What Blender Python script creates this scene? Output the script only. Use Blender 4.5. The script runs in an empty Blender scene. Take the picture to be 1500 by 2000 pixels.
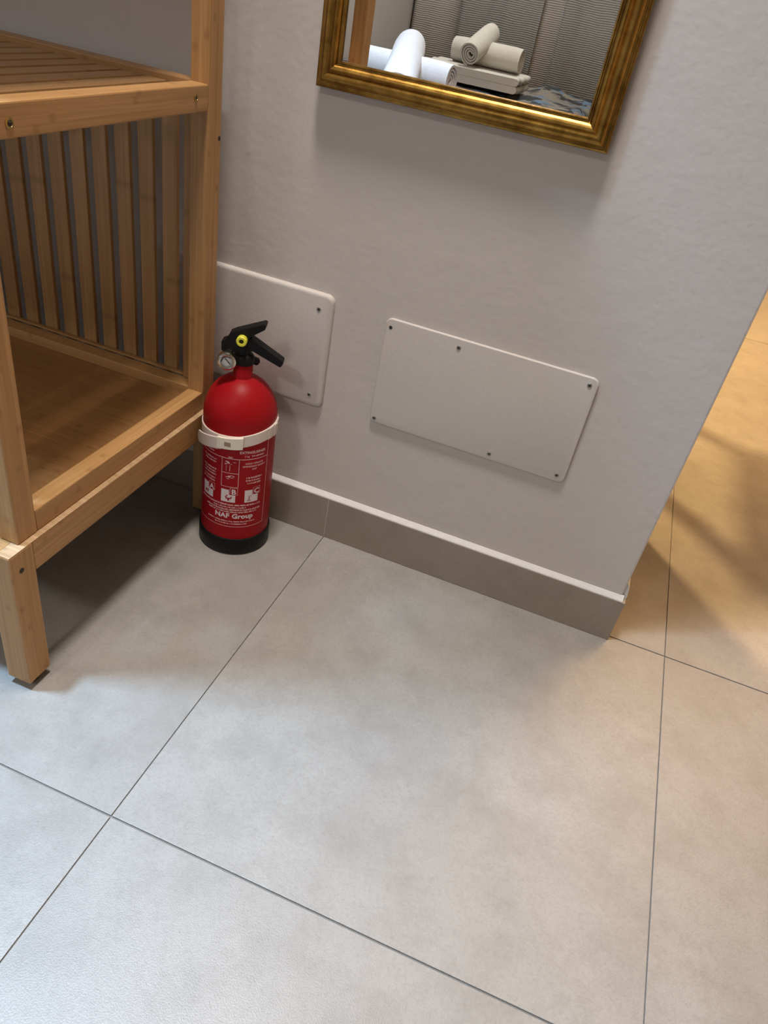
import bpy, bmesh, math, random
from mathutils import Vector, Matrix
random.seed(7)
sc = bpy.context.scene
COL = sc.collection
PI = math.pi

# ------------------------------------------------------------------ camera, world, lights, exposure
cam_d = bpy.data.cameras.new('camera')
cam = bpy.data.objects.new('camera', cam_d); COL.objects.link(cam)
RGT = Vector((0.9263793, 0.3399915, 0.1619478))
DWN = Vector((0.3254876, -0.5065540, -0.7984115))
FWD = Vector((-0.1894178, 0.7923439, -0.5799242))
M3 = Matrix((RGT, -DWN, -FWD)).transposed()
cam.matrix_world = Matrix.Translation((0.3291537, -0.9766378, 0.8009598)) @ M3.to_4x4()
cam_d.sensor_fit = 'VERTICAL'; cam_d.sensor_height = 36.0; cam_d.lens = 36.0 * 1435.5468 / 2000.0
cam_d.clip_start = 0.01
sc.camera = cam

w = bpy.data.worlds.new('world'); sc.world = w; w.use_nodes = True
w.node_tree.nodes['Background'].inputs[0].default_value = (0.55, 0.6, 0.7, 1)
w.node_tree.nodes['Background'].inputs[1].default_value = 0.05

def area(name, loc, power, color, size, aim=None, spread=PI):
    l = bpy.data.lights.new(name, 'AREA'); l.shape = 'DISK'; l.size = size; l.energy = power; l.color = color
    l.spread = spread
    o = bpy.data.objects.new(name, l); COL.objects.link(o); o.location = loc
    if aim: o.rotation_euler = (Vector(aim) - Vector(loc)).to_track_quat('-Z', 'Y').to_euler()
    return o
area('ceiling_lamp_wall', (-0.02, -0.40, 2.44), 10.5, (1.0, 0.905, 0.82), 0.30, None, 2.3)
area('ceiling_lamp_cool', (-0.62, -0.66, 2.44), 11, (0.46, 0.71, 1.0), 0.18, None, 1.5)
area('room_fill_light', (-0.45, -2.5, 2.44), 9, (1.0, 0.96, 0.90), 0.4, None, 2.4)  # added fill for bed and curtains, not a known lamp
area('warm_lamp_sharp', (-0.35, 1.45, 2.30), 42, (1.0, 0.64, 0.27), 0.18)
area('warm_lamp_soft', (1.35, 1.75, 2.40), 24, (1.0, 0.60, 0.27), 0.8)

sc.view_settings.view_transform = 'Standard'; sc.view_settings.look = 'None'
sc.view_settings.exposure = 1.03; sc.view_settings.gamma = 1.0
sc.view_settings.use_curve_mapping = False
sc.cycles.max_bounces = 5; sc.cycles.diffuse_bounces = 3; sc.cycles.glossy_bounces = 3; sc.cycles.transmission_bounces = 0; sc.cycles.transparent_max_bounces = 2

# ------------------------------------------------------------------ materials
def new_mat(name):
    m = bpy.data.materials.new(name); m.use_nodes = True
    nt = m.node_tree; b = nt.nodes['Principled BSDF']
    return m, nt, b
def N(nt, t, **kw):
    n = nt.nodes.new(t)
    for k, v in kw.items(): setattr(n, k, v)
    return n
def mathn(nt, op, a, b=None, c=None):
    n = nt.nodes.new('ShaderNodeMath'); n.operation = op
    for i, v in enumerate((a, b, c)):
        if v is None: continue
        if isinstance(v, (int, float)): n.inputs[i].default_value = v
        else: nt.links.new(v, n.inputs[i])
    return n.outputs[0]
def mixc(nt, fac, a, b, mode='MIX'):
    n = nt.nodes.new('ShaderNodeMix'); n.data_type = 'RGBA'; n.blend_type = mode
    for s, v in ((n.inputs[0], fac), (n.inputs[6], a), (n.inputs[7], b)):
        if hasattr(v, 'is_linked'): nt.links.new(v, s)
        elif isinstance(v, (int, float)): s.default_value = v
        else: s.default_value = (*v[:3], 1)
    return n.outputs[2]
def ramp(nt, fac, lo, hi):
    n = nt.nodes.new('ShaderNodeMapRange'); n.inputs[1].default_value = lo; n.inputs[2].default_value = hi
    n.clamp = True
    nt.links.new(fac, n.inputs[0]); return n.outputs[0]
def coords(nt, rnd=True, scale=(1, 1, 1)):
    tc = N(nt, 'ShaderNodeTexCoord')
    v = tc.outputs['Object']
    if rnd:
        oi = N(nt, 'ShaderNodeObjectInfo')
        add = N(nt, 'ShaderNodeVectorMath', operation='ADD')
        mul = N(nt, 'ShaderNodeVectorMath', operation='SCALE'); mul.inputs[3].default_value = 13.0
        cb = N(nt, 'ShaderNodeCombineXYZ')
        for i in range(3): nt.links.new(oi.outputs['Random'], cb.inputs[i])
        nt.links.new(cb.outputs[0], mul.inputs[0]); nt.links.new(v, add.inputs[0]); nt.links.new(mul.outputs[0], add.inputs[1])
        v = add.outputs[0]
    if scale != (1, 1, 1):
        m = N(nt, 'ShaderNodeMapping'); m.inputs[3].default_value = scale; nt.links.new(v, m.inputs[0]); v = m.outputs[0]
    return v
def noise(nt, v, scale, detail=3, rough=0.55):
    n = N(nt, 'ShaderNodeTexNoise'); n.inputs['Scale'].default_value = scale; n.inputs['Detail'].default_value = detail
    n.inputs['Roughness'].default_value = rough; nt.links.new(v, n.inputs['Vector']); return n.outputs['Fac']
def bump(nt, b, h, strength, dist):
    n = N(nt, 'ShaderNodeBump'); n.inputs['Strength'].default_value = strength; n.inputs['Distance'].default_value = dist
    nt.links.new(h, n.inputs['Height']); nt.links.new(n.outputs[0], b.inputs['Normal'])
def plain(name, col, rough=0.5, metal=0.0, bumps=None, coat=0.0, spec=0.5):
    m, nt, b = new_mat(name)
    b.inputs['Base Color'].default_value = (*col, 1); b.inputs['Roughness'].default_value = rough; b.inputs['Metallic'].default_value = metal
    b.inputs['Coat Weight'].default_value = coat; b.inputs['Coat Roughness'].default_value = 0.08
    b.inputs['Specular IOR Level'].default_value = spec
    v = coords(nt)
    n = noise(nt, v, 60, 2)
    nt.links.new(mixc(nt, n, [c * 0.93 for c in col], [min(1, c * 1.06) for c in col]), b.inputs['Base Color'])
    if bumps: bump(nt, b, noise(nt, v, bumps[0], 3), bumps[1], bumps[2])
    return m
def bamboo(name, axis, base, strip=0.0075):
    m, nt, b = new_mat(name)
    v = coords(nt)
    a = 'xyz'.index(axis)
    s = [260.0, 260.0, 260.0]; s[a] = 5.0
    mp = N(nt, 'ShaderNodeMapping'); mp.inputs[3].default_value = s; nt.links.new(v, mp.inputs[0])
    fine = noise(nt, mp.outputs[0], 1.0, 4, 0.65)
    s2 = [1 / strip] * 3; s2[a] = 0.0
    mp2 = N(nt, 'ShaderNodeMapping'); mp2.inputs[3].default_value = s2; nt.links.new(v, mp2.inputs[0])
    fl = N(nt, 'ShaderNodeVectorMath', operation='FLOOR'); nt.links.new(mp2.outputs[0], fl.inputs[0])
    wn = N(nt, 'ShaderNodeTexWhiteNoise'); nt.links.new(fl.outputs[0], wn.inputs['Vector'])
    lam = wn.outputs['Value']
    sp = N(nt, 'ShaderNodeSeparateXYZ'); nt.links.new(v, sp.inputs[0])
    al = mathn(nt, 'ADD', sp.outputs[a], mathn(nt, 'MULTIPLY', lam, 0.9))
    fr = mathn(nt, 'FRACT', mathn(nt, 'DIVIDE', al, 0.34))
    d = mathn(nt, 'ABSOLUTE', mathn(nt, 'SUBTRACT', fr, 0.5))
    knot = mathn(nt, 'SUBTRACT', 1.0, ramp(nt, d, 0.004, 0.02))
    knot = mathn(nt, 'MULTIPLY', knot, 0.30)
    dark = [base[0] * 0.74, base[1] * 0.70, base[2] * 0.62]; lite = [base[0] * 1.18, base[1] * 1.20, base[2] * 1.22]
    c = mixc(nt, ramp(nt, fine, 0.28, 0.72), dark, lite)
    c = mixc(nt, mathn(nt, 'MULTIPLY', lam, 0.42), c, [base[0] * 0.72, base[1] * 0.66, base[2] * 0.55])
    c = mixc(nt, knot, c, [base[0] * 0.35, base[1] * 0.27, base[2] * 0.2])
    nt.links.new(c, b.inputs['Base Color'])
    b.inputs['Roughness'].default_value = 0.42; b.inputs['Specular IOR Level'].default_value = 0.4
    bump(nt, b, fine, 0.12, 0.0006)
    return m

MAT = {}
BB = (0.46, 0.258, 0.105)
for ax in 'xyz': MAT['bam' + ax] = bamboo('bamboo_grain_' + ax, ax, BB)
MAT['panel'] = bamboo('bamboo_board', 'x', (0.30, 0.150, 0.055), 0.006)
MAT['slat'] = bamboo('bamboo_slat', 'z', (0.50, 0.29, 0.125), 0.03)
MAT['shelfslat'] = bamboo('bamboo_shelf_slat', 'y', (0.50, 0.29, 0.125), 0.03)
MAT['hole'] = plain('dark_screw_hole', (0.02, 0.014, 0.008), 0.6)
MAT['brass'] = plain('brass_screw', (0.42, 0.28, 0.10), 0.4, 1.0)
MAT['black'] = plain('black_plastic', (0.004, 0.004, 0.0045), 0.5, 0, (300, 0.08, 0.001), 0, 0.22)
MAT['rubber'] = plain('black_rubber', (0.004, 0.0045, 0.0045), 0.45, 0, None, 0, 0.22)
MAT['red'] = plain('red_enamel', (0.32, 0.005, 0.009), 0.42, 0, None, 0.0, 0.16)
MAT['print'] = plain('white_print', (0.74, 0.45, 0.45), 0.4)
MAT['printwhite'] = plain('white_pictogram', (0.72, 0.62, 0.63), 0.35)
MAT['strap'] = plain('translucent_white_plastic', (0.72, 0.62, 0.56), 0.4)
MAT['buckle'] = plain('cream_plastic', (0.80, 0.74, 0.62), 0.38)
MAT['steel'] = plain('polished_steel', (0.62, 0.60, 0.55), 0.22, 1.0)
MAT['yellow'] = plain('yellow_plastic', (0.72, 0.72, 0.06), 0.4)
MAT['dial'] = plain('white_dial', (0.8, 0.82, 0.85), 0.25)
MAT['needle'] = plain('dark_needle', (0.03, 0.035, 0.05), 0.4)
MAT['screw'] = plain('zinc_screw', (0.30, 0.29, 0.27), 0.45, 0.7)
MAT['screwhole'] = plain('dark_recess', (0.03, 0.028, 0.026), 0.7)
MAT['caulk'] = plain('white_caulk', (0.62, 0.61, 0.60), 0.55, 0, (90, 0.4, 0.002))
MAT['grout'] = plain('grey_grout', (0.20, 0.188, 0.172), 0.9)
MAT['ceil'] = plain('white_ceiling_paint', (0.75, 0.74, 0.72), 0.8)
MAT['towel'] = plain('white_terry', (0.66, 0.63, 0.63), 0.95, 0, (500, 0.8, 0.002), 0, 0.1)
MAT['towelcream'] = plain('cream_terry', (0.56, 0.54, 0.49), 0.95, 0, (500, 0.8, 0.002), 0, 0.1)
MAT['bedbase'] = plain('grey_bed_fabric', (0.20, 0.19, 0.19), 0.9)
MAT['sheet'] = plain('pale_sheet', (0.55, 0.55, 0.56), 0.9)

def wall_mat():
    m, nt, b = new_mat('grey_wall_paint')
    v = coords(nt, False)
    n = noise(nt, v, 3.0, 2); n2 = noise(nt, v, 140, 1)
    c = mixc(nt, n, (0.565, 0.522, 0.497), (0.60, 0.56, 0.535))
    nt.links.new(c, b.inputs['Base Color']); b.inputs['Roughness'].default_value = 0.62
    b.inputs['Specular IOR Level'].default_value = 0.3
    mix = mathn(nt, 'ADD', mathn(nt, 'MULTIPLY', n2, 0.35), noise(nt, v, 28, 2))
    bump(nt, b, mix, 0.22, 0.003)
    return m
MAT['wall'] = wall_mat()
def cover_mat():
    m, nt, b = new_mat('painted_cover')
    v = coords(nt)
    n = noise(nt, v, 9.0, 5); n2 = noise(nt, v, 160, 4)
    c = mixc(nt, ramp(nt, n, 0.35, 0.75), (0.585, 0.548, 0.526), (0.57, 0.53, 0.495))
    nt.links.new(c, b.inputs['Base Color']); b.inputs['Roughness'].default_value = 0.5
    bump(nt, b, n2, 0.15, 0.002)
    return m
MAT['cover'] = cover_mat()
def tile_mat(name, lo, mid, hi, rough=0.42):
    m, nt, b = new_mat(name)
    v = coords(nt)
    big = noise(nt, v, 4.5, 3, 0.62); med = noise(nt, v, 14, 5, 0.75); fine = noise(nt, v, 620, 1, 0.6)
    c = mixc(nt, ramp(nt, big, 0.34, 0.66), mid, hi)
    c = mixc(nt, mathn(nt, 'MULTIPLY', ramp(nt, med, 0.44, 0.74), 0.55), c, lo)
    c = mixc(nt, mathn(nt, 'MULTIPLY', ramp(nt, fine, 0.45, 0.75), 0.20), c, lo)
    nt.links.new(c, b.inputs['Base Color'])
    c = mixc(nt, mathn(nt, 'MULTIPLY', ramp(nt, noise(nt, v, 210, 2, 0.7), 0.46, 0.72), 0.28), c, lo)
    nt.links.new(c, b.inputs['Base Color'])
    nt.links.new(mathn(nt, 'ADD', mathn(nt, 'MULTIPLY', fine, 0.16), rough - 0.08), b.inputs['Roughness'])
    b.inputs['Specular IOR Level'].default_value = 0.5
    bump(nt, b, fine, 0.22, 0.0011)
    return m
MAT['tile'] = tile_mat('porcelain_tile', (0.205, 0.19, 0.168), (0.30, 0.284, 0.262), (0.35, 0.335, 0.312))
MAT['skirt'] = tile_mat('skirting_tile', (0.24, 0.20, 0.162), (0.30, 0.255, 0.208), (0.33, 0.285, 0.235), 0.5)
def gold_mat():
    m, nt, b = new_mat('aged_gilding')
    v = coords(nt)
    n = noise(nt, v, 45, 5, 0.65); n2 = noise(nt, v, 300, 3)
    c = mixc(nt, ramp(nt, n, 0.35, 0.7), (0.22, 0.115, 0.024), (0.47, 0.275, 0.066))
    nt.links.new(c, b.inputs['Base Color']); b.inputs['Metallic'].default_value = 1.0
    nt.links.new(mathn(nt, 'ADD', mathn(nt, 'MULTIPLY', n, 0.2), 0.22), b.inputs['Roughness'])
    bump(nt, b, n2, 0.08, 0.001)
    return m
MAT['gold'] = gold_mat()
def glass_mat():
    m, nt, b = new_mat('silvered_glass')
    b.inputs['Base Color'].default_value = (0.90, 0.92, 0.91, 1); b.inputs['Metallic'].default_value = 1; b.inputs['Roughness'].default_value = 0.0
    return m
MAT['mirror'] = glass_mat()
def curtain_mat(name, c0, c1, scale):
    m, nt, b = new_mat(name)
    v = coords(nt)
    wv = N(nt, 'ShaderNodeTexWave', wave_type='BANDS', bands_direction='Z'); wv.inputs['Scale'].default_value = scale
    wv.inputs['Distortion'].default_value = 5.0; wv.inputs['Detail'].default_value = 2.0; wv.inputs['Detail Scale'].default_value = 0.25
    nt.links.new(v, wv.inputs['Vector'])
    nt.links.new(mixc(nt, wv.outputs['Fac'], c0, c1), b.inputs['Base Color']); b.inputs['Roughness'].default_value = 0.85
    bump(nt, b, wv.outputs['Fac'], 0.4, 0.004)
    return m
MAT['curtain'] = curtain_mat('woven_grey_curtain', (0.23, 0.232, 0.23), (0.31, 0.31, 0.305), 34)
MAT['sheer'] = curtain_mat('taupe_curtain', (0.40, 0.37, 0.34), (0.44, 0.41, 0.38), 34)
def blanket_mat():
    m, nt, b = new_mat('patterned_dark_throw')
    v = coords(nt)
    n = noise(nt, v, 9, 3, 0.6); n2 = noise(nt, v, 16, 2)
    c = mixc(nt, ramp(nt, n, 0.47, 0.53), (0.02, 0.022, 0.026), (0.20, 0.18, 0.15))
    c = mixc(nt, ramp(nt, n2, 0.55, 0.6), c, (0.10, 0.17, 0.26))
    nt.links.new(c, b.inputs['Base Color']); b.inputs['Roughness'].default_value = 0.6
    return m
MAT['throw'] = blanket_mat()

# ------------------------------------------------------------------ helpers
def link(name, me, mat, parent=None, loc=(0, 0, 0)):
    o = bpy.data.objects.new(name, me); COL.objects.link(o)
    if mat is not None and not me.materials: me.materials.append(MAT[mat] if isinstance(mat, str) else mat)
    o.location = loc
    if parent is not None:
        o.parent = parent
        o.location = Vector(loc) - abs_loc(parent)
    return o
def abs_loc(o):
    v = Vector(o.location)
    while o.parent is not None:
        o = o.parent; v = v + Vector(o.location)
    return v
def tag(o, label, cat, group=None):
    o['label'] = label; o['category'] = cat
    if group: o['group'] = group
    return o
def thing(name, label, cat, loc, group=None):
    o = bpy.data.objects.new(name, None); COL.objects.link(o); o.location = loc; o.empty_display_size = 0.05
    return tag(o, label, cat, group)
def struct(o): o['kind'] = 'structure'; return o
def finish(bm, name, smooth=False):
    me = bpy.data.meshes.new(name); bmesh.ops.recalc_face_normals(bm, faces=bm.faces[:]); bm.to_mesh(me); bm.free()
    if smooth:
        for p in me.polygons: p.use_smooth = True
    return me
def box_mesh(name, size, bev=0.0015, seg=2):
    bm = bmesh.new(); bmesh.ops.create_cube(bm, size=1.0)
    for v in bm.verts: v.co = Vector((v.co.x * size[0], v.co.y * size[1], v.co.z * size[2]))
    if bev: bmesh.ops.bevel(bm, geom=bm.edges[:], offset=bev, segments=seg, affect='EDGES', profile=0.6)
    return finish(bm, name)
def box(name, lo, hi, mat, parent=None, bev=0.0015, seg=2):
    size = [hi[i] - lo[i] for i in range(3)]; c = [(hi[i] + lo[i]) / 2 for i in range(3)]
    return link(name, box_mesh(name, size, bev, seg), mat, parent, c)
def lathe_mesh(name, prof, seg=64, cap=True):
    bm = bmesh.new(); rings = []
    for r, z in prof:
        rings.append([bm.verts.new((r * math.cos(2 * PI * k / seg), r * math.sin(2 * PI * k / seg), z)) for k in range(seg)])
    for a, b in zip(rings, rings[1:]):
        for k in range(seg):
            bm.faces.new((a[k], a[(k + 1) % seg], b[(k + 1) % seg], b[k]))
    if cap:
        bm.faces.new(rings[0]); bm.faces.new(rings[-1])
    me = finish(bm, name, True)
    return me
def sharp(me, deg=35):
    me.set_sharp_from_angle(angle=math.radians(deg)); return me
def prism_mesh(name, pts, t0, t1, to3, bev=0.0):
    """extruded outline: pts (a,b); to3(a,b,t) -> Vector"""
    bm = bmesh.new()
    A = [bm.verts.new(to3(a, b, t0)) for a, b in pts]; B = [bm.verts.new(to3(a, b, t1)) for a, b in pts]
    bm.faces.new(A); bm.faces.new(B[::-1])
    for k in range(len(pts)):
        j = (k + 1) % len(pts); bm.faces.new((A[k], B[k], B[j], A[j]))
    bmesh.ops.recalc_face_normals(bm, faces=bm.faces[:])
    if bev: bmesh.ops.bevel(bm, geom=bm.edges[:], offset=bev, segments=2, affect='EDGES', profile=0.6)
    return finish(bm, name)
def round_rect(x0, x1, z0, z1, r, seg=6):
    pts = []
    for cx, cz, a0 in ((x1 - r, z1 - r, 0), (x0 + r, z1 - r, PI / 2), (x0 + r, z0 + r, PI), (x1 - r, z0 + r, 1.5 * PI)):
        for k in range(seg + 1):
            a = a0 + PI / 2 * k / seg; pts.append((cx + r * math.cos(a), cz + r * math.sin(a)))
    return pts
def orient(o, axis):
    o.rotation_euler = Vector(axis).to_track_quat('Z', 'Y').to_euler()

# ------------------------------------------------------------------ the setting
WY = -0.002          # wall face
SKY = -0.0112        # skirting face
XE = 0.500           # free end of the wall
wall_b = struct(box('wall_back', (-1.10, WY, -0.02), (XE, 0.388, 2.5), 'wall', None, 0.003))
struct(box('wall_left', (-1.20, -3.5, -0.02), (-1.10, 2.7, 2.5), 'wall', None, 0))
struct(box('wall_front', (-1.10, -3.6, -0.02), (2.4, -3.5, 2.5), 'wall', None, 0))
struct(box('wall_right', (2.4, -3.5, -0.02), (2.5, 2.7, 2.5), 'wall', None, 0))
struct(box('wall_rear', (-1.10, 2.6, -0.02), (2.4, 2.7, 2.5), 'wall', None, 0))
struct(box('ceiling', (-1.20, -3.6, 2.5), (2.5, 2.7, 2.56), 'ceil', None, 0))
floor = struct(box('floor', (-1.10, -3.6, -0.05), (2.5, 2.7, -0.0022), 'grout', None, 0))
TX, TY = 0.6, 0.6
tm = box_mesh('tile', (TX - 0.0012, TY - 0.0022, 0.010), 0.0007, 2)
tl = box_mesh('tile', (TX - 0.0012, 3 * TY - 0.0022, 0.010), 0.0007, 2)
near = [(i, j) for i in range(-1, 3) for j in range(-2, 0)]
for i, j in near:
    link('tile', tm, 'tile', floor, ((i + 0.5) * TX, (j + 0.5) * TY, -0.005))
for i in range(0, 3):                       # longer tiles in the warm-lit room
    link('tile', tl, 'tile', floor, ((i + 0.5) * TX, 1.5 * TY, -0.005)); near += [(i, 0), (i, 1), (i, 2)]
bm = bmesh.new()
for i in range(-2, 5):
    for j in range(-6, 5):
        if (i, j) in near: continue
        x0, x1 = max(-1.10, i * TX) + .0009, min(2.4, (i + 1) * TX) - .0009
        y0, y1 = max(-3.5, j * TY) + .0012, min(2.6, (j + 1) * TY) - .0012
        if x1 <= x0 or y1 <= y0: continue
        vs = [bm.verts.new(p) for p in ((x0, y0, 0), (x1, y0, 0), (x1, y1, 0), (x0, y1, 0))]
        ws = [bm.verts.new((v.co.x, v.co.y, -0.01)) for v in vs]
        bm.faces.new(vs); bm.faces.new(ws[::-1])
        for k in range(4): bm.faces.new((vs[k], ws[k], ws[(k + 1) % 4], vs[(k + 1) % 4]))
far = link('tile_field', finish(bm, 'tile_field'), 'tile', floor); far['kind'] = 'stuff'
far.location = -abs_loc(floor)

# skirting: porcelain strips with a white bead along the top
SH = 0.081
def caulk_mesh(x0, x1):
    pts = [(SKY + 0.0005, SH - 0.0005), (WY + 0.001, SH - 0.0005), (WY + 0.001, SH + 0.0075), (WY - 0.0012, SH + 0.0068), (SKY + 0.0022, SH + 0.0028), (SKY + 0.0005, SH + 0.0012)]
    return prism_mesh('caulk', pts, x0, x1, lambda a, b, t: Vector((t, a, b)))
base_b = struct(link('baseboard_back', caulk_mesh(-1.10, XE + 0.003), 'caulk'))
for x0, x1 in ((-1.10, -0.6), (-0.6, 0.0), (0.0, XE + 0.0075)):
    box('skirting_tile', (x0 + 0.0008, SKY, 0.0003), (x1 - (0.0008 if x1 < 0.4 else 0), WY + 0.001, SH), 'skirt', base_b, 0.0007)
box('skirting_tile', (XE - 0.001, WY + 0.001, 0.0003), (XE + 0.0075, 0.388, SH), 'skirt', base_b, 0.0007)
box('joint_filler', (-0.0009, SKY + 0.0006, 0.0003), (0.0009, WY + 0.001, SH), plain('pale_joint', (0.46, 0.43, 0.39), 0.7), base_b, 0)
# plaster lump over the corner, chipped
bm = bmesh.new()
pts = [(XE - 0.003, SH - 0.001), (XE + 0.0075, SH - 0.001), (XE + 0.0080, SH + 0.005), (XE + 0.0068, SH + 0.013), (XE + 0.0060, SH + 0.020), (XE + 0.0008, SH + 0.030), (XE - 0.003, SH + 0.031)]
corner = link('chipped_plaster', prism_mesh('chipped_plaster', pts, WY + 0.0035, WY + 0.30, lambda a, b, t: Vector((a, t, b)), 0.0006), 'caulk', base_b)
bm.free()

# ------------------------------------------------------------------ bamboo cabinet
cab = thing('bamboo_shelf_unit', 'tall honey-coloured bamboo shelf unit with slatted back standing against the grey wall', 'shelf', (-0.60, -0.27, 0))
BXR, UXR = -0.192, -0.200
BXL, UXL = -1.008, -0.995
BYF, BYB = -0.501, -0.034
UYF, UYB = -0.477, -0.056
ZB = 0.220
def cbox(name, lo, hi, mat, parent=cab, bev=0.0016, seg=2): return box(name, lo, hi, mat, parent, bev, seg)
# plinth: four legs, four rails
legm = None
for (x0, x1) in ((BXR - 0.034, BXR), (BXL, BXL + 0.034)):
    for (y0, y1) in ((BYF, BYF + 0.037), (BYB - 0.037, BYB)):
        lg = cbox('leg', (x0, y0, 0.012), (x1, y1, ZB), 'bamz', cab, 0.0022)
        me = lathe_mesh('foot_pad', [(0.010, 0.0), (0.0105, 0.002), (0.0105, 0.0125)], 20)
        link('foot_pad', sharp(me), 'rubber', lg, ((x0 + x1) / 2, (y0 + y1) / 2, 0))
for x0, x1 in ((BXR - 0.022, BXR - 0.0003), (BXL + 0.0003, BXL + 0.022)):
    cbox('base_rail', (x0, BYF + 0.037, 0.178), (x1, BYB - 0.037, ZB - 0.0003), 'bamy')
for y0, y1 in ((BYF + 0.0003, BYF + 0.022), (BYB - 0.022, BYB - 0.0003)):
    cbox('base_rail', (BXL + 0.034, y0, 0.178), (BXR - 0.034, y1, ZB - 0.0003), 'bamx')
MAT['strip'] = bamboo('bamboo_lit_strip', 'x', (0.50, 0.34, 0.20), 0.0045)  # lighter tone paints lamp light on the plinth top; ticks are lamination
for x0, x1 in ((UXR - 0.010, BXR - 0.0004), (BXL + 0.0004, UXL + 0.010)):
    cbox('plinth_strip', (x0, BYF + 0.0008, ZB - 0.0001), (x1, BYB - 0.0008, ZB + 0.0003), 'strip', cab, 0)
cbox('plinth_strip', (UXL + 0.01, BYF + 0.0008, ZB - 0.0001), (UXR - 0.0105, UYF + 0.010, ZB + 0.0003), 'bamx', cab, 0)
def screw(parent, p, axis, r=0.0042, mat='brass'):
    me = lathe_mesh('screw', [(r, 0.0), (r, 0.0006), (r * 0.8, 0.0010), (r * 0.62, 0.0010), (r * 0.55, 0.0004)], 20)
    o = link('screw', sharp(me), mat, parent, p); orient(o, axis)
    me2 = lathe_mesh('screw_socket', [(r * 0.5, 0.0), (r * 0.5, 0.0009)], 6)
    s = link('screw_socket', me2, 'hole', o); s.location = (0, 0, 0)
    return o
def dowel_hole(parent, p, axis, r=0.0035):
    o = link('bolt_hole', sharp(lathe_mesh('bolt_hole', [(r, -0.001), (r, 0.0003), (r * 0.9, 0.0003)], 18)), 'hole', parent, p); orient(o, axis); return o
dowel_hole(cab, (BXR, -0.4855, 0.193), (1, 0, 0))
# upright posts
PZ = 1.62
for x0, x1 in ((UXR - 0.026, UXR), (UXL, UXL + 0.026)):
    for y0, y1 in ((UYF, UYF + 0.031), (UYB - 0.032, UYB)):
        cbox('post', (x0, y0, ZB + 0.0004), (x1, y1, PZ), 'bamz', cab, 0.0022)
yF, yB = UYF + 0.031, UYB - 0.032
def frame(z0, z1, nm, matx='bamx', maty='bamy'):
    for x0, x1 in ((UXR - 0.0245, UXR - 0.0004), (UXL + 0.0004, UXL + 0.0245)):
        cbox(nm, (x0, yF + 0.0003, z0), (x1, yB - 0.0003, z1), maty)
    for y0, y1 in ((UYF + 0.003, UYF + 0.027), (UYB - 0.028, UYB - 0.003)):
        cbox(nm, (UXL + 0.026, y0, z0), (UXR - 0.026, y1, z1), matx)
frame(ZB + 0.0006, 0.250, 'bottom_rail')
cbox('bottom_board', (UXL + 0.0245, UYF + 0.027, 0.226), (UXR - 0.0245, UYB - 0.028, 0.235), 'panel', cab, 0.0005, 1)
# slatted back between floor board and shelf
slz0, slz1 = 0.246, 0.634
sm = box_mesh('back_slat', (0.0235, 0.007, slz1 - slz0), 0.0012)
k = 0
x = -0.270
while x - 0.0235 > UXL + 0.03:
    link('back_slat', sm, 'slat', cab, (x - 0.01175, -0.0455, (slz0 + slz1) / 2)); x -= 0.0374
cbox('back_stile', (-0.2515, -0.062, 0.2505), (UXR - 0.0262, -0.050, slz1), 'bamz')
cbox('back_rail', (UXL + 0.03, -0.058, 0.2502), (-0.2517, -0.0500, 0.2535), 'bamx', cab, 0.0008)
# the shelf
frame(0.636, 0.665, 'shelf_rail')
shm = box_mesh('shelf_slat', (0.0262, yB - yF + 0.004, 0.010), 0.0015)
x = UXR - 0.0258
while x - 0.0275 > UXL + 0.026:
    link('shelf_slat', shm, 'shelfslat', cab, (x - 0.01375, (yF + yB) / 2 - 0.0, 0.6535)); x -= 0.0331
cbox('shelf_batten', (UXL + 0.0245, -0.130, 0.638), (UXR - 0.0245, -0.110, 0.6483), 'bamx')
cbox('shelf_batten', (UXL + 0.0245, -0.41, 0.638), (UXR - 0.0245, -0.39, 0.6483), 'bamx')
screw(cab, (UXR - 0.0004, -0.4135, 0.6485), (1, 0, 0), 0.0050)
screw(cab, (UXR - 0.0004, -0.1165, 0.6520), (1, 0, 0), 0.0040)
dowel_hole(cab, (UXR, -0.061, 0.603), (1, 0, 0), 0.0028)
screw(cab, (-0.6205, -0.049, 0.285), (0, -1, 0), 0.006, 'steel')
frame(1.065, 1.095, 'upper_shelf_rail')
cbox('upper_shelf_board', (UXL + 0.0245, UYF + 0.027, 1.076), (UXR - 0.0245, UYB - 0.028, 1.086), 'panel', cab, 0.0005, 1)  # unseen; made solid, not slatted, to block light above the shelf
frame(1.575, 1.605, 'top_rail')
cbox('top_board', (UXL + 0.0245, UYF + 0.027, 1.588), (UXR - 0.0245, UYB - 0.028, 1.598), 'panel', cab, 0.0005, 1)  # unseen solid top, also shaped to block light

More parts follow.
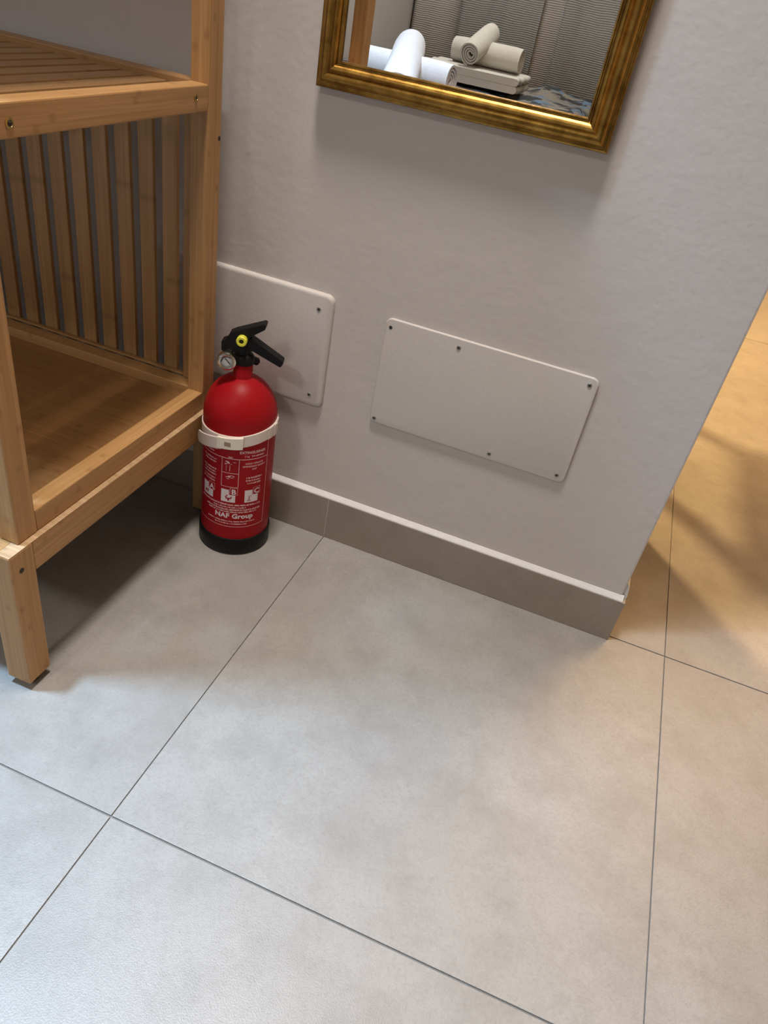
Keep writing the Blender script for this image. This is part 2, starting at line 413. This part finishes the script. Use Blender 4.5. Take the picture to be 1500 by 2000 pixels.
# ------------------------------------------------------------------ access covers on the wall
def cover(name, label, x0, x1, z0, z1, th, rad, bev, screws):
    c = Vector(((x0 + x1) / 2, WY, (z0 + z1) / 2))
    t = thing(name, label, 'panel', c)
    pts = round_rect(x0 - c.x, x1 - c.x, z0 - c.z, z1 - c.z, rad)
    me = prism_mesh('plate', pts, 0.0015, -th, lambda a, b, tt: Vector((a, tt, b)))
    bm = bmesh.new(); bm.from_mesh(me)
    ed = [e for e in bm.edges if all(abs(v.co.y + th) < 1e-5 for v in e.verts)]
    bmesh.ops.bevel(bm, geom=ed, offset=bev, segments=4, affect='EDGES', profile=0.5)
    bm.to_mesh(me); bm.free()
    for p in me.polygons: p.use_smooth = True
    sharp(me, 40)
    link('plate', me, 'cover', t, c)
    for (sx, sz, kind) in screws:
        if kind == 'hole':
            o = link('screw_hole', sharp(lathe_mesh('screw_hole', [(0.0026, -0.001), (0.0026, 0.0003), (0.0022, 0.0003)], 16)), 'screwhole', t, (sx, WY - th, sz)); orient(o, (0, -1, 0))
        else:
            o = link('screw', sharp(lathe_mesh('screw', [(0.0033, -0.001), (0.0033, 0.0003), (0.0027, 0.0008), (0.0018, 0.0008), (0.0015, 0.0002)], 18)), 'screw', t, (sx, WY - th, sz)); orient(o, (0, -1, 0))
            s = link('screw_slot', box_mesh('screw_slot', (0.0030, 0.0010, 0.0010), 0), 'screwhole', o); s.location = (0, 0, 0.0004); s.rotation_euler = (0, 0, kind)
            s = link('screw_slot', box_mesh('screw_slot', (0.0010, 0.0030, 0.0010), 0), 'screwhole', o); s.location = (0, 0, 0.0004); s.rotation_euler = (0, 0, kind)
    return t
cover('wall_cover', 'wide pale rectangular wall cover with six screws below the gilt mirror', 0.0445, 0.3545, 0.2475, 0.4165, 0.0045, 0.010, 0.0016,
      [(0.053, 0.4035, 'hole'), (0.156, 0.4035, 0.3), (0.343, 0.4055, 0.8), (0.342, 0.2585, 0.2), (0.238, 0.2575, 0.5), (0.052, 0.255, 0.1)])
cover('wall_cover', 'thick rounded-edge wall cover partly hidden behind the extinguisher and bamboo shelf', -0.345, -0.0365, 0.2415, 0.4235, 0.008, 0.012, 0.0055,
      [(-0.058, 0.400, 0.2), (-0.058, 0.2605, 0.6)])

# ------------------------------------------------------------------ gilt mirror
mx0, mx1, mz0, mz1 = -0.0945, 0.2725, 0.681, 1.20
mir = thing('wall_mirror', 'gilt moulded picture-frame mirror hanging on the grey wall', 'mirror', ((mx0 + mx1) / 2, WY, mz0))
FW = 0.032
prof = [(0.0, 0.008), (0.0, 0.0155), (0.0008, 0.0170), (0.0022, 0.0172), (0.0030, 0.0158), (0.0040, 0.0160), (0.0052, 0.0190), (0.0070, 0.0212),
        (0.0092, 0.0222), (0.0114, 0.0216), (0.0130, 0.0200), (0.0142, 0.0180), (0.0152, 0.0172), (0.0170, 0.0176), (0.0195, 0.0184), (0.0220, 0.0183), (0.0240, 0.0172), (0.0252, 0.0158),
        (0.0256, 0.0148), (0.0272, 0.0148), (0.0276, 0.0132), (0.0292, 0.0132), (0.0297, 0.0112), (0.0312, 0.0106), (0.0320, 0.0090), (0.0320, 0.0005), (0.028, 0.0), (0.004, 0.0)]
ix0, ix1, iz0, iz1 = mx0 + FW, mx1 - FW, mz0 + FW, mz1 - FW
corners_in = [(ix0, iz0), (ix1, iz0), (ix1, iz1), (ix0, iz1)]
dirs = [(-1, -1), (1, -1), (1, 1), (-1, 1)]
YOFF = WY - 0.003
for q in range(4):
    q2 = (q + 1) % 4
    bm = bmesh.new(); ends = []
    for qq in (q, q2):
        ends.append([bm.verts.new((corners_in[qq][0] + dirs[qq][0] * wv, YOFF - h, corners_in[qq][1] + dirs[qq][1] * wv)) for wv, h in prof])
    n = len(prof)
    for a in range(n):
        b_ = (a + 1) % n; bm.faces.new((ends[0][a], ends[0][b_], ends[1][b_], ends[1][a]))
    bm.faces.new(ends[0]); bm.faces.new(ends[1][::-1])
    cc = Vector(((corners_in[q][0] + corners_in[q2][0]) / 2, WY, (corners_in[q][1] + corners_in[q2][1]) / 2))
    bmesh.ops.translate(bm, verts=bm.verts[:], vec=-cc)
    me = finish(bm, 'frame_member', True); sharp(me, 32)
    link('frame_member', me, 'gold', mir, cc)
box('mirror_glass', (ix0 - 0.004, YOFF - 0.0125, iz0 - 0.004), (ix1 + 0.004, YOFF - 0.0085, iz1 + 0.004), 'mirror', mir, 0)
box('backing_board', (ix0 - 0.006, YOFF - 0.0083, iz0 - 0.006), (ix1 + 0.006, YOFF + 0.002, iz1 + 0.006), 'bedbase', mir, 0)

# ------------------------------------------------------------------ fire extinguisher
EX = Vector((-0.1355, -0.085, 0.0))
ext = thing('fire_extinguisher', 'red fire extinguisher with black base standing on the tiles beside the bamboo shelf', 'extinguisher', EX)
RB = 0.0555
NF = Vector((0.46213703, -0.88680853, 0)); TF = Vector((0.88680853, 0.46213703, 0))
def epart(name, me, mat, loc=(0, 0, 0), parent=ext): 
    return link(name, me, mat, parent, EX + Vector(loc))
body_prof = [(0.045, 0.006), (RB, 0.010), (RB, 0.238)]
for k in range(1, 17):
    a = math.radians(74.8) * k / 16
    body_prof.append((RB * math.cos(a), 0.238 + 0.0625 * math.sin(a)))
body_prof += [(0.0142, 0.3000), (0.0142, 0.3195), (0.0135, 0.3205)]
cyl = epart('cylinder_body', sharp(lathe_mesh('cylinder_body', body_prof, 96), 50), 'red')
epart('base_cup', sharp(lathe_mesh('base_cup', [(0.052, 0.0), (0.0565, 0.0012), (0.0580, 0.0040), (0.0580, 0.0300), (0.0572, 0.0318), (0.0558, 0.0322)], 96), 50), 'rubber')
epart('collar', sharp(lathe_mesh('collar', [(0.012, 0.3195), (0.0150, 0.3198), (0.0156, 0.3215), (0.0156, 0.3300), (0.0135, 0.3335), (0.010, 0.3350), (0.0085, 0.345)], 40), 45), 'black')
UV = Vector((0.9507, 0.3102, 0)); NV = Vector((0.3102, -0.9507, 0))
def h3(a, b, t): return UV * a + NV * t + Vector((0, 0, b))
up = [(-0.0276, 0.3364), (-0.0313, 0.3377), (-0.0316, 0.3507), (-0.0249, 0.3537), (-0.0203, 0.3644), (-0.0122, 0.3691), (0.0269, 0.3862), (0.0306, 0.3849), (0.0293, 0.3783), (0.0098, 0.3642), (0.006, 0.3574), (0.0059, 0.3434), (-0.0061, 0.3382), (-0.0191, 0.3359)]
lo = [(0.0042, 0.3571), (0.0104, 0.3617), (0.0578, 0.3345), (0.0585, 0.3310), (0.0555, 0.3252), (0.0534, 0.3249), (0.0134, 0.3427), (0.0061, 0.3384), (-0.0003, 0.3352), (-0.0115, 0.3332), (-0.0119, 0.3422)]
epart('squeeze_lever', prism_mesh('squeeze_lever', up, -0.0095, 0.0095, h3, 0.0012), 'black')
epart('carry_handle', prism_mesh('carry_handle', lo, -0.0085, 0.0085, h3, 0.0012), 'black')
stem = epart('discharge_nozzle', sharp(lathe_mesh('discharge_nozzle', [(0.0050, 0), (0.0060, 0.002), (0.0060, 0.020), (0.0045, 0.022)], 20)), 'black', tuple(UV * 0.004 - NV * 0.010 + Vector((0, 0, 0.3235))))
orient(stem, UV * 0.75 - NV * 0.8 + Vector((0, 0, -0.62)))
# yellow pin seal
sl = epart('safety_seal', sharp(lathe_mesh('safety_seal', [(0.0072, 0), (0.0076, 0.001), (0.0076, 0.0085), (0.0064, 0.0098), (0.0036, 0.0098), (0.0032, 0.0075)], 28)), 'yellow', tuple(UV * -0.0016 + NV * 0.0093 + Vector((0, 0, 0.3588))))
orient(sl, NV + Vector((0, 0, 0.05)))
c_ = link('seal_hole', lathe_mesh('seal_hole', [(0.0030, 0.0), (0.0030, 0.0081)], 14), 'hole', sl); c_.location = (0, 0, 0)
# pressure gauge
GD = (NV + UV * 0.10 + Vector((0, 0, -0.05))).normalized()
gp = UV * -0.0215 + NV * 0.010 + Vector((0, 0, 0.3270))
g = epart('pressure_gauge', sharp(lathe_mesh('pressure_gauge', [(0.004, -0.006), (0.0085, -0.004), (0.0118, 0.0), (0.0122, 0.002), (0.0126, 0.0085), (0.0118, 0.0108), (0.0096, 0.0118), (0.0082, 0.0112), (0.0078, 0.0085)], 40)), 'steel', tuple(gp))
orient(g, GD); g.scale = (1.12, 1.12, 1.12)
d = link('gauge_dial', lathe_mesh('gauge_dial', [(0.0079, 0.0), (0.0079, 0.0090)], 32), 'dial', g); d.location = (0, 0, 0)
nd = link('gauge_needle', box_mesh('gauge_needle', (0.0011, 0.0105, 0.0006), 0), 'needle', g); nd.location = (0.001, 0.0005, 0.0093); nd.rotation_euler = (0, 0, 0.7)
ar = bmesh.new()
prev = None
for k in range(15):
    a = math.radians(20 + 140 * k / 14)
    pr = [ar.verts.new((r_ * math.cos(a), r_ * math.sin(a), 0.0092)) for r_ in (0.0058, 0.0074)]
    if prev: ar.faces.new((prev[0], prev[1], pr[1], pr[0]))
    prev = pr
arc = link('gauge_scale', finish(ar, 'gauge_scale'), 'needle', g); arc.location = (0, 0, 0); arc.rotation_euler = (0, 0, 0.5)

def cpos(s, z, r):
    ph = s / RB
    return (NF * math.cos(ph) + TF * math.sin(ph)) * r + Vector((0, 0, z))
def patch_mesh(name, s0, s1, zlo, zhi, r0, r1, seg=None, closed=False):
    """curved slab hugging the cylinder; zlo, zhi, r0, r1 may be functions of s"""
    F = lambda f, s: f(s) if callable(f) else f
    seg = seg or max(2, int(abs(s1 - s0) / 0.003))
    bm = bmesh.new(); rows = []
    for k in range(seg if closed else seg + 1):
        s = s0 + (s1 - s0) * k / seg
        a, b, ri, ro = F(zlo, s), F(zhi, s), F(r0, s), F(r1, s)
        e = min(0.0008, (b - a) * 0.2, (ro - ri) * 0.6)
        rows.append([bm.verts.new(cpos(s, *p)) for p in ((a, ri), (a, ro - e), (a + e, ro), (b - e, ro), (b, ro - e), (b, ri))])
    n = len(rows)
    for k in range(n if closed else n - 1):
        A, B = rows[k], rows[(k + 1) % n]
        for q in range(6): bm.faces.new((A[q], A[(q + 1) % 6], B[(q + 1) % 6], B[q]))
    if not closed: bm.faces.new(rows[0]); bm.faces.new(rows[-1][::-1])
    me = finish(bm, name, True); return sharp(me, 40)
zc = lambda s: 0.2165 + (0.0105 if s > 0 else 0.004) * math.sin(max(-PI / 2, min(PI / 2, s / RB))) * 1.0 if abs(s / RB) < PI / 2 else (0.2165 + 0.0105 if s > 0 else 0.2165 - 0.004) + (abs(s / RB) - PI / 2) / (PI / 2) * ((0.0033 - 0.0105) if s > 0 else (0.0033 + 0.004))
strap = epart('strap', patch_mesh('strap', -PI * RB, PI * RB, lambda s: zc(s) - 0.0095, lambda s: zc(s) + 0.0098, RB - 0.0002, RB + 0.0018, 120, True), 'strap')
def tongue(s, sg):
    t = (s + 0.082) / 0.055; e = min(1, max(0.02, t / 0.16)); hgt = 0.0103 * math.sqrt(1 - (1 - e) ** 2) if e < 1 else 0.0103
    return 0.1965 + 0.0145 * min(1, t) + sg * hgt
tongue_hi = lambda s: tongue(s, 1)
tongue_lo = lambda s: tongue(s, -1)
link('strap_tail', patch_mesh('strap_tail', -0.082, -0.026, tongue_lo, tongue_hi, lambda s: RB + 0.0022 + max(0, -0.045 - s) * 0.09, lambda s: RB + 0.0040 + max(0, -0.045 - s) * 0.09, 30), 'strap', strap, EX)
bk = link('buckle', patch_mesh('buckle', -0.0315, 0.0055, lambda s: 0.2022 + (s + 0.0315) * 0.11, lambda s: 0.2215 + (s + 0.0315) * 0.14, RB + 0.001, RB + 0.0052, 12), 'buckle', strap, EX)
link('buckle_window', patch_mesh('buckle_window', -0.0200, -0.0110, 0.2092, 0.2172, RB + 0.0045, RB + 0.00535, 4), plain('tan_window', (0.30, 0.21, 0.14), 0.5), strap, EX)
for s0, s1, ex in ((0.047, 0.058, 0.0030), (0.059, 0.067, 0.0042), (0.068, 0.082, 0.0028)):
    link('strap_ridge', patch_mesh('strap_ridge', s0, s1, lambda s: zc(s) - 0.0098, lambda s: zc(s) + 0.0102, RB + 0.001, RB + ex, 6), 'strap', strap, EX)

# printed label (flat print on the cylinder)
def wrap_text(body, s, z, size, mat='print', align='CENTER', bold=0.0, sx=1.0, depth=0.00025):
    cu = bpy.data.curves.new('t', 'FONT'); cu.body = body; cu.size = 1.0; cu.align_x = align; cu.offset = bold; cu.resolution_u = 2
    cu.space_character = 1.02
    o = bpy.data.objects.new('t', cu); COL.objects.link(o)
    dg = bpy.context.evaluated_depsgraph_get(); dg.update()
    me = bpy.data.meshes.new_from_object(o.evaluated_get(dg))
    bpy.data.objects.remove(o); bpy.data.curves.remove(cu)
    for v in me.vertices:
        v.co = cpos(s + v.co.x * size * sx, z + v.co.y * size, RB + depth)
    me.name = 'printed_text'; me.materials.clear()
    return link('printed_text', me, mat, label_o, EX)
def wrap_poly(name, pts, mat, depth=0.00025, sub=6):
    """filled polygon given as quads strips [(s0,s1,z0,z1)]"""
    bm = bmesh.new()
    for (s0, s1, z0, z1) in pts:
        k = max(1, int(abs(s1 - s0) / 0.002)); prev = None
        for i in range(k + 1):
            s = s0 + (s1 - s0) * i / k
            cur = [bm.verts.new(cpos(s, z0, RB + depth)), bm.verts.new(cpos(s, z1, RB + depth))]
            if prev: bm.faces.new((prev[0], cur[0], cur[1], prev[1]))
            prev = cur
    return link(name, finish(bm, name), mat, label_o, EX)
L0, L1 = -0.0720, 0.0500
label_o = epart('label_border', finish(bmesh.new(), 'label_border'), 'print')
def hline(s0, s1, z, t=0.0008): return (s0, s1, z - t / 2, z + t / 2)
def vline(s, z0, z1, t=0.0008): return (s - t / 2, s + t / 2, z0, z1)
bm = bmesh.new()
for (s0, s1, z0, z1) in [hline(L0, L1, 0.0575, 0.0009), vline(L1, 0.0575, 0.222, 0.0009), vline(L0, 0.0575, 0.215, 0.0009), hline(L0, L1, 0.1862, 0.0011)]:
    k = max(1, int(abs(s1 - s0) / 0.002)); prev = None
    for i in range(k + 1):
        s = s0 + (s1 - s0) * i / k
        cur = [bm.verts.new(cpos(s, z0, RB + 0.00025)), bm.verts.new(cpos(s, z1, RB + 0.00025))]
        if prev: bm.faces.new((prev[0], cur[0], cur[1], prev[1]))
        prev = cur
bmesh.ops.recalc_face_normals(bm, faces=bm.faces[:]); bm.to_mesh(label_o.data); bm.free()
prng = random.Random(11)
def small_print(s0, s1, zs, h, name='small_print'):
    qs = []
    for z in zs:
        a, b = s0 + prng.uniform(0, 0.10) * (s1 - s0), s1 - prng.uniform(0, 0.10) * (s1 - s0); x_ = a
        while x_ < b:
            wd = min(prng.uniform(0.0006, 0.0016), b - x_)
            top = h * prng.choice((0.7, 1.0, 1.0)); qs.append((x_, x_ + wd, z, z + top)); x_ += wd + prng.choice((0.0003, 0.0003, 0.0003, 0.0012))
    wrap_poly(name, qs, 'print')
wrap_text('EXTINGUISHER', 0.0232, 0.1965, 0.0062, 'print', bold=0.035, sx=0.98)
wrap_text('2 kg', 0.0135, 0.1905, 0.0042, bold=0.02); small_print(0.0200, 0.0430, (0.1905,), 0.0027)
small_print(-0.066, -0.032, (0.1960,), 0.0042); small_print(-0.062, -0.036, (0.1905,), 0.0026)
small_print(-0.0145, -0.0075, (0.1874,), 0.0028)
wrap_poly('picture_frame', [vline(-0.0240, 0.1345, 0.1862), vline(0.0022, 0.1345, 0.1862), hline(-0.0240, 0.0022, 0.1600, 0.0009), hline(-0.0240, 0.0022, 0.1345)], 'print')
# hand pictures: simple strokes
wrap_poly('use_picture', [(-0.0190, -0.0135, 0.1795, 0.1812), (-0.0165, -0.0120, 0.1770, 0.1795), (-0.0200, -0.0165, 0.1750, 0.1768), (-0.0110, -0.0085, 0.1760, 0.1768), (-0.0065, -0.0030, 0.1800, 0.1808), (-0.0120, -0.0112, 0.1635, 0.1740), (-0.0175, -0.0169, 0.1635, 0.1735)], 'print')
wrap_poly('use_picture', [(-0.0175, -0.0105, 0.1520, 0.1532), (-0.0140, -0.0100, 0.1532, 0.1552), (-0.0110, -0.0060, 0.1552, 0.1562), (-0.0060, -0.0040, 0.1535, 0.1553), (-0.0160, -0.0120, 0.1490, 0.1500), (-0.0100, -0.0055, 0.1512, 0.1522)], 'print')
for i, tx in enumerate(('HOLD UPRIGHT', 'WITHDRAW SAFETY', 'CLIP')): wrap_text(tx, 0.0262, 0.1772 - i * 0.0052, 0.0040, bold=0.03)
small_print(0.0135, 0.0405, (0.1510, 0.1458, 0.1406), 0.0028)
small_print(-0.062, -0.033, (0.1772, 0.1720, 0.1590, 0.1538, 0.1486, 0.1420, 0.1368), 0.0027)
for ch, s0 in (('A', -0.0610), ('B', -0.0236), ('C', 0.0132)):
    wrap_poly('pictogram', [(s0, s0 + 0.0225, 0.1055, 0.1195), (s0, s0 + 0.0125, 0.1195, 0.1290)], 'printwhite', 0.0002)
    wrap_poly('letter_box', [vline(s0 + 0.0140, 0.1200, 0.1330, 0.0005), vline(s0 + 0.0255, 0.1200, 0.1330, 0.0005), hline(s0 + 0.0140, s0 + 0.0255, 0.1330, 0.0005), hline(s0 + 0.0225, s0 + 0.0255, 0.1200, 0.0005)], 'print')
    wrap_text(ch, s0 + 0.0197, 0.1212, 0.0130, 'printwhite', bold=0.03)
wrap_poly('pictogram_fuel', [(-0.0160, -0.0075, 0.1120, 0.1140), (-0.0170, -0.0150, 0.1140, 0.1165), (-0.0085, -0.0065, 0.1140, 0.1165), (-0.0130, -0.0105, 0.1085, 0.1120), (-0.0150, -0.0130, 0.1165, 0.1190)], 'red', 0.0004)
wrap_poly('pictogram_wood', [(-0.0570, -0.0480, 0.1105, 0.1122), (-0.0550, -0.0520, 0.1122, 0.1150), (-0.0500, -0.0480, 0.1130, 0.1165)], 'red', 0.0004)
wrap_poly('pictogram_gas', [(0.0200, 0.0212, 0.1110, 0.1185), (0.0180, 0.0235, 0.1090, 0.1102), (0.0228, 0.0240, 0.1165, 0.1185)], 'red', 0.0004)
small_print(-0.064, 0.0445, (0.0990,), 0.0030); small_print(-0.040, 0.018, (0.0943,), 0.0026)
small_print(-0.058, 0.0445, (0.0896,), 0.0030); small_print(-0.050, 0.036, (0.0853,), 0.0028)
wrap_text('NAF Group', -0.0020, 0.0745, 0.0125, 'printwhite', bold=0.035, sx=1.0)
small_print(-0.048, 0.034, (0.0668,), 0.0024); small_print(-0.036, 0.022, (0.0622,), 0.0024)

# ------------------------------------------------------------------ what the mirror shows: bed, towels, curtains
bed = thing('bed', 'low bed with grey base seen only in the mirror under towels', 'bed', (-0.54, -2.2, 0))
BZ = 0.475
bb = box('bed_base', (-1.06, -3.12, 0.06), (-0.02, -1.25, 0.28), 'bedbase', bed, 0.02, 3)
for x_ in (-0.99, -0.09):
    for y_ in (-3.05, -1.32): box('leg', (x_ - 0.03, y_ - 0.03, 0.0), (x_ + 0.03, y_ + 0.03, 0.062), 'rubber', bed, 0.003)
box('mattress', (-1.06, -3.12, 0.281), (-0.02, -1.25, BZ), 'sheet', bed, 0.04, 4)
# throw draped over the bed
def throw_mesh():
    bm = bmesh.new(); nx, ny = 70, 60
    grid = []
    R_ = random.Random(3)
    for i in range(nx + 1):
        row = []
        for j in range(ny + 1):
            u = i / nx; v = j / ny
            X = -1.06 + 1.21 * u; Y = -3.10 + 1.83 * v
            wob = 0.012 * math.sin(X * 9 + Y * 5) + 0.010 * math.sin(Y * 17 - X * 6) + 0.006 * math.sin(X * 31 + 2)
            Z = BZ + 0.020 + max(-0.012, wob * (0.35 if X < -0.32 else 1.0))
            if X > -0.30: Z += 0.012 * math.sin((X + 0.30) * 10)
            if X > -0.01:
                dd = X + 0.01; Z = BZ + 0.012 + wob - dd * 1.6; X = -0.01 + dd * 0.6 + 0.01
            row.append(bm.verts.new((X, Y, Z)))
        grid.append(row)
    for i in range(nx):
        for j in range(ny): bm.faces.new((grid[i][j], grid[i + 1][j], grid[i + 1][j + 1], grid[i][j + 1]))
    return finish(bm, 'throw_blanket', True)
tb = tag(link('throw_blanket', throw_mesh(), 'throw'), 'dark patterned throw with blue patches on the bed in the mirror', 'blanket')
sm_ = tb.modifiers.new('thick', 'SOLIDIFY'); sm_.thickness = 0.008; sm_.offset = -1

def roll_mesh(L, R, turns=3.72, thick=0.70, seed=0):
    rr = random.Random(seed)
    bm = bmesh.new(); n = int(turns * 26); pitch = (R - 0.008) / turns
    na = 9
    rings = []
    for q in range(na + 1):
        t = q / na; xx = -L / 2 + L * t
        e = min(t, 1 - t); shrink = 1 - 0.06 * max(0, 1 - e / 0.10) ** 2
        ring = []
        for k in range(n + 1):
            a = 2 * PI * turns * k / n; r = 0.008 + pitch * turns * k / n
            w1 = 1 + 0.035 * math.sin(a * 2 + seed) + 0.02 * math.sin(a * 3 + t * 4)
            tele = (0.006 * (1 - k / n)) * (1 if t > 0.5 else -1) * (-1 if e < 0.01 else 0)
            for rad in (r - pitch * thick / 2, r + pitch * thick / 2):
                rad = max(0.002, rad) * w1 * shrink
                ring.append(bm.verts.new((xx + tele, rad * math.cos(a), rad * math.sin(a))))
        rings.append(ring)
    def idx(k, s): return 2 * k + s
    for A, B in zip(rings, rings[1:]):
        for k in range(n):
            for s in (0, 1): bm.faces.new((A[idx(k, s)], A[idx(k + 1, s)], B[idx(k + 1, s)], B[idx(k, s)]))
        bm.faces.new((A[0], A[1], B[1], B[0])); bm.faces.new((A[idx(n, 0)], A[idx(n, 1)], B[idx(n, 1)], B[idx(n, 0)]))
    for A in (rings[0], rings[-1]):
        for k in range(n): bm.faces.new((A[idx(k, 0)], A[idx(k, 1)], A[idx(k + 1, 1)], A[idx(k + 1, 0)]))
    return finish(bm, 'rolled_towel', True)
def roll(label, p0, p1, R, mat, seed):
    p0, p1 = Vector(p0), Vector(p1); L = (p1 - p0).length
    o = link('rolled_towel', sharp(roll_mesh(L, R, seed=seed), 50), mat, None, (p0 + p1) / 2)
    o.rotation_euler = (p1 - p0).to_track_quat('X', 'Z').to_euler()
    return tag(o, label, 'towel')
def folded(label, c, size, layers, mat):
    bm = bmesh.new(); th = size[2] / layers
    nseg = 12; pts = []
    me_parts = []
    for l in range(layers):
        z0 = -size[2] / 2 + l * th
        for q in range(2):
            pass
    # one serpentine strip in the x-z plane, folded edge at +x, swept along y
    prof_ = []
    hx = size[0] / 2
    outl = []
    for l in range(layers):
        z0 = -size[2] / 2 + l * th + th * 0.06; z1 = z0 + th * 0.88; r = (z1 - z0) / 2
        lay = [(-hx + 0.01, z0)] + [(hx - r + r * math.sin(a), (z0 + z1) / 2 - r * math.cos(a)) for a in [PI * k / 8 for k in range(9)]] + [(-hx + 0.01, z1)]
        rows = []
        for j in range(nseg + 1):
            y = -size[1] / 2 + size[1] * j / nseg
            wz = 0.003 * math.sin(j * 1.3 + l); wx = 0.0015 * math.sin(j * 0.9 + 2 * l)
            rows.append([bm.verts.new((a + wx, y, b + wz)) for a, b in lay])
        m_ = len(lay)
        for A, B in zip(rows, rows[1:]):
            for k in range(m_):
                bm.faces.new((A[k], A[(k + 1) % m_], B[(k + 1) % m_], B[k]))
        bm.faces.new(rows[0]); bm.faces.new(rows[-1][::-1])
    o = link('folded_towel', sharp(finish(bm, 'folded_towel', True), 50), mat, None, c)
    return tag(o, label, 'towel')
TZ = BZ + 0.032
folded('white folded towel under the white rolls in the mirror', (-0.50, -1.60, TZ + 0.014), (0.34, 0.16, 0.028), 1, 'towel')
roll('white rolled towel lying flat under another in the mirror', (-0.67, -1.62, TZ + 0.076), (-0.335, -1.58, TZ + 0.076), 0.047, 'towel', 1)
roll('white rolled towel leaning across its twin in the mirror', (-0.415, -1.31, TZ + 0.048), (-0.527, -1.73, TZ + 0.135), 0.051, 'towel', 2)
folded('cream folded towel at the bottom of the cream pile in the mirror', (-0.50, -2.58, TZ + 0.030), (0.42, 0.26, 0.060), 2, 'towelcream')
roll('cream rolled towel lying flat on the folded towel in the mirror', (-0.625, -2.62, TZ + 0.106), (-0.325, -2.60, TZ + 0.108), 0.049, 'towelcream', 3)
roll('cream rolled towel propped across the cream roll in the mirror', (-0.515, -2.47, TZ + 0.104), (-0.495, -2.70, TZ + 0.178), 0.044, 'towelcream', 4)

def curtain(label, x0, x1, y, amp, wl, mat, seed):
    c = Vector(((x0 + x1) / 2, y, 0))
    t = thing('curtain', label, 'curtain', c)
    bm = bmesh.new(); n = max(12, int((x1 - x0) / 0.02)); prev = None
    for k in range(n + 1):
        xx = x0 + (x1 - x0) * k / n
        yy = amp * math.sin(2 * PI * (xx - x0) / wl + seed) + amp * 0.4 * math.sin(2 * PI * (xx - x0) / (wl * 0.37) + 2 * seed)
        cur = [bm.verts.new((xx - c.x, yy, zz)) for zz in (0.03, 0.8, 1.6, 2.36)]
        if prev:
            for q in range(3): bm.faces.new((prev[q], cur[q], cur[q + 1], prev[q + 1]))
        prev = cur
    o = link('curtain_cloth', finish(bm, 'curtain_cloth', True), mat, t, c)
    md = o.modifiers.new('thick', 'SOLIDIFY'); md.thickness = 0.004
    return t
curtain('pale taupe curtain hanging behind the bed in the mirror', -1.085, 1.6, -3.42, 0.012, 0.30, 'sheer', 0.5)
curtain('narrow dark grey woven curtain left of the pale strip in the mirror', -0.82, -0.42, -3.36, 0.012, 0.22, 'curtain', 1.0)
curtain('wide dark grey woven curtain right of the pale strip in the mirror', -0.32, 1.3, -3.36, 0.012, 0.26, 'curtain', 2.2)
rod = struct(box('trim_1', (-1.10, -3.46, 2.36), (1.7, -3.33, 2.40), 'ceil', None, 0.004))

# ------------------------------------------------------------------ table in the warm-lit room (behind the wall; its shadow falls on the tiles in view)
tbl = thing('side_table', 'small wooden table behind the end of the grey wall, shading the warm-lit tiles', 'table', (0.70, 0.85, 0))
box('table_top', (0.405, 0.62, 0.700), (0.985, 1.06, 0.725), 'bamx', tbl, 0.003)
for x_ in (0.43, 0.96):
    for y_ in (0.655, 1.025): box('leg', (x_ - 0.018, y_ - 0.018, 0), (x_ + 0.018, y_ + 0.018, 0.7), 'bamz', tbl, 0.002)
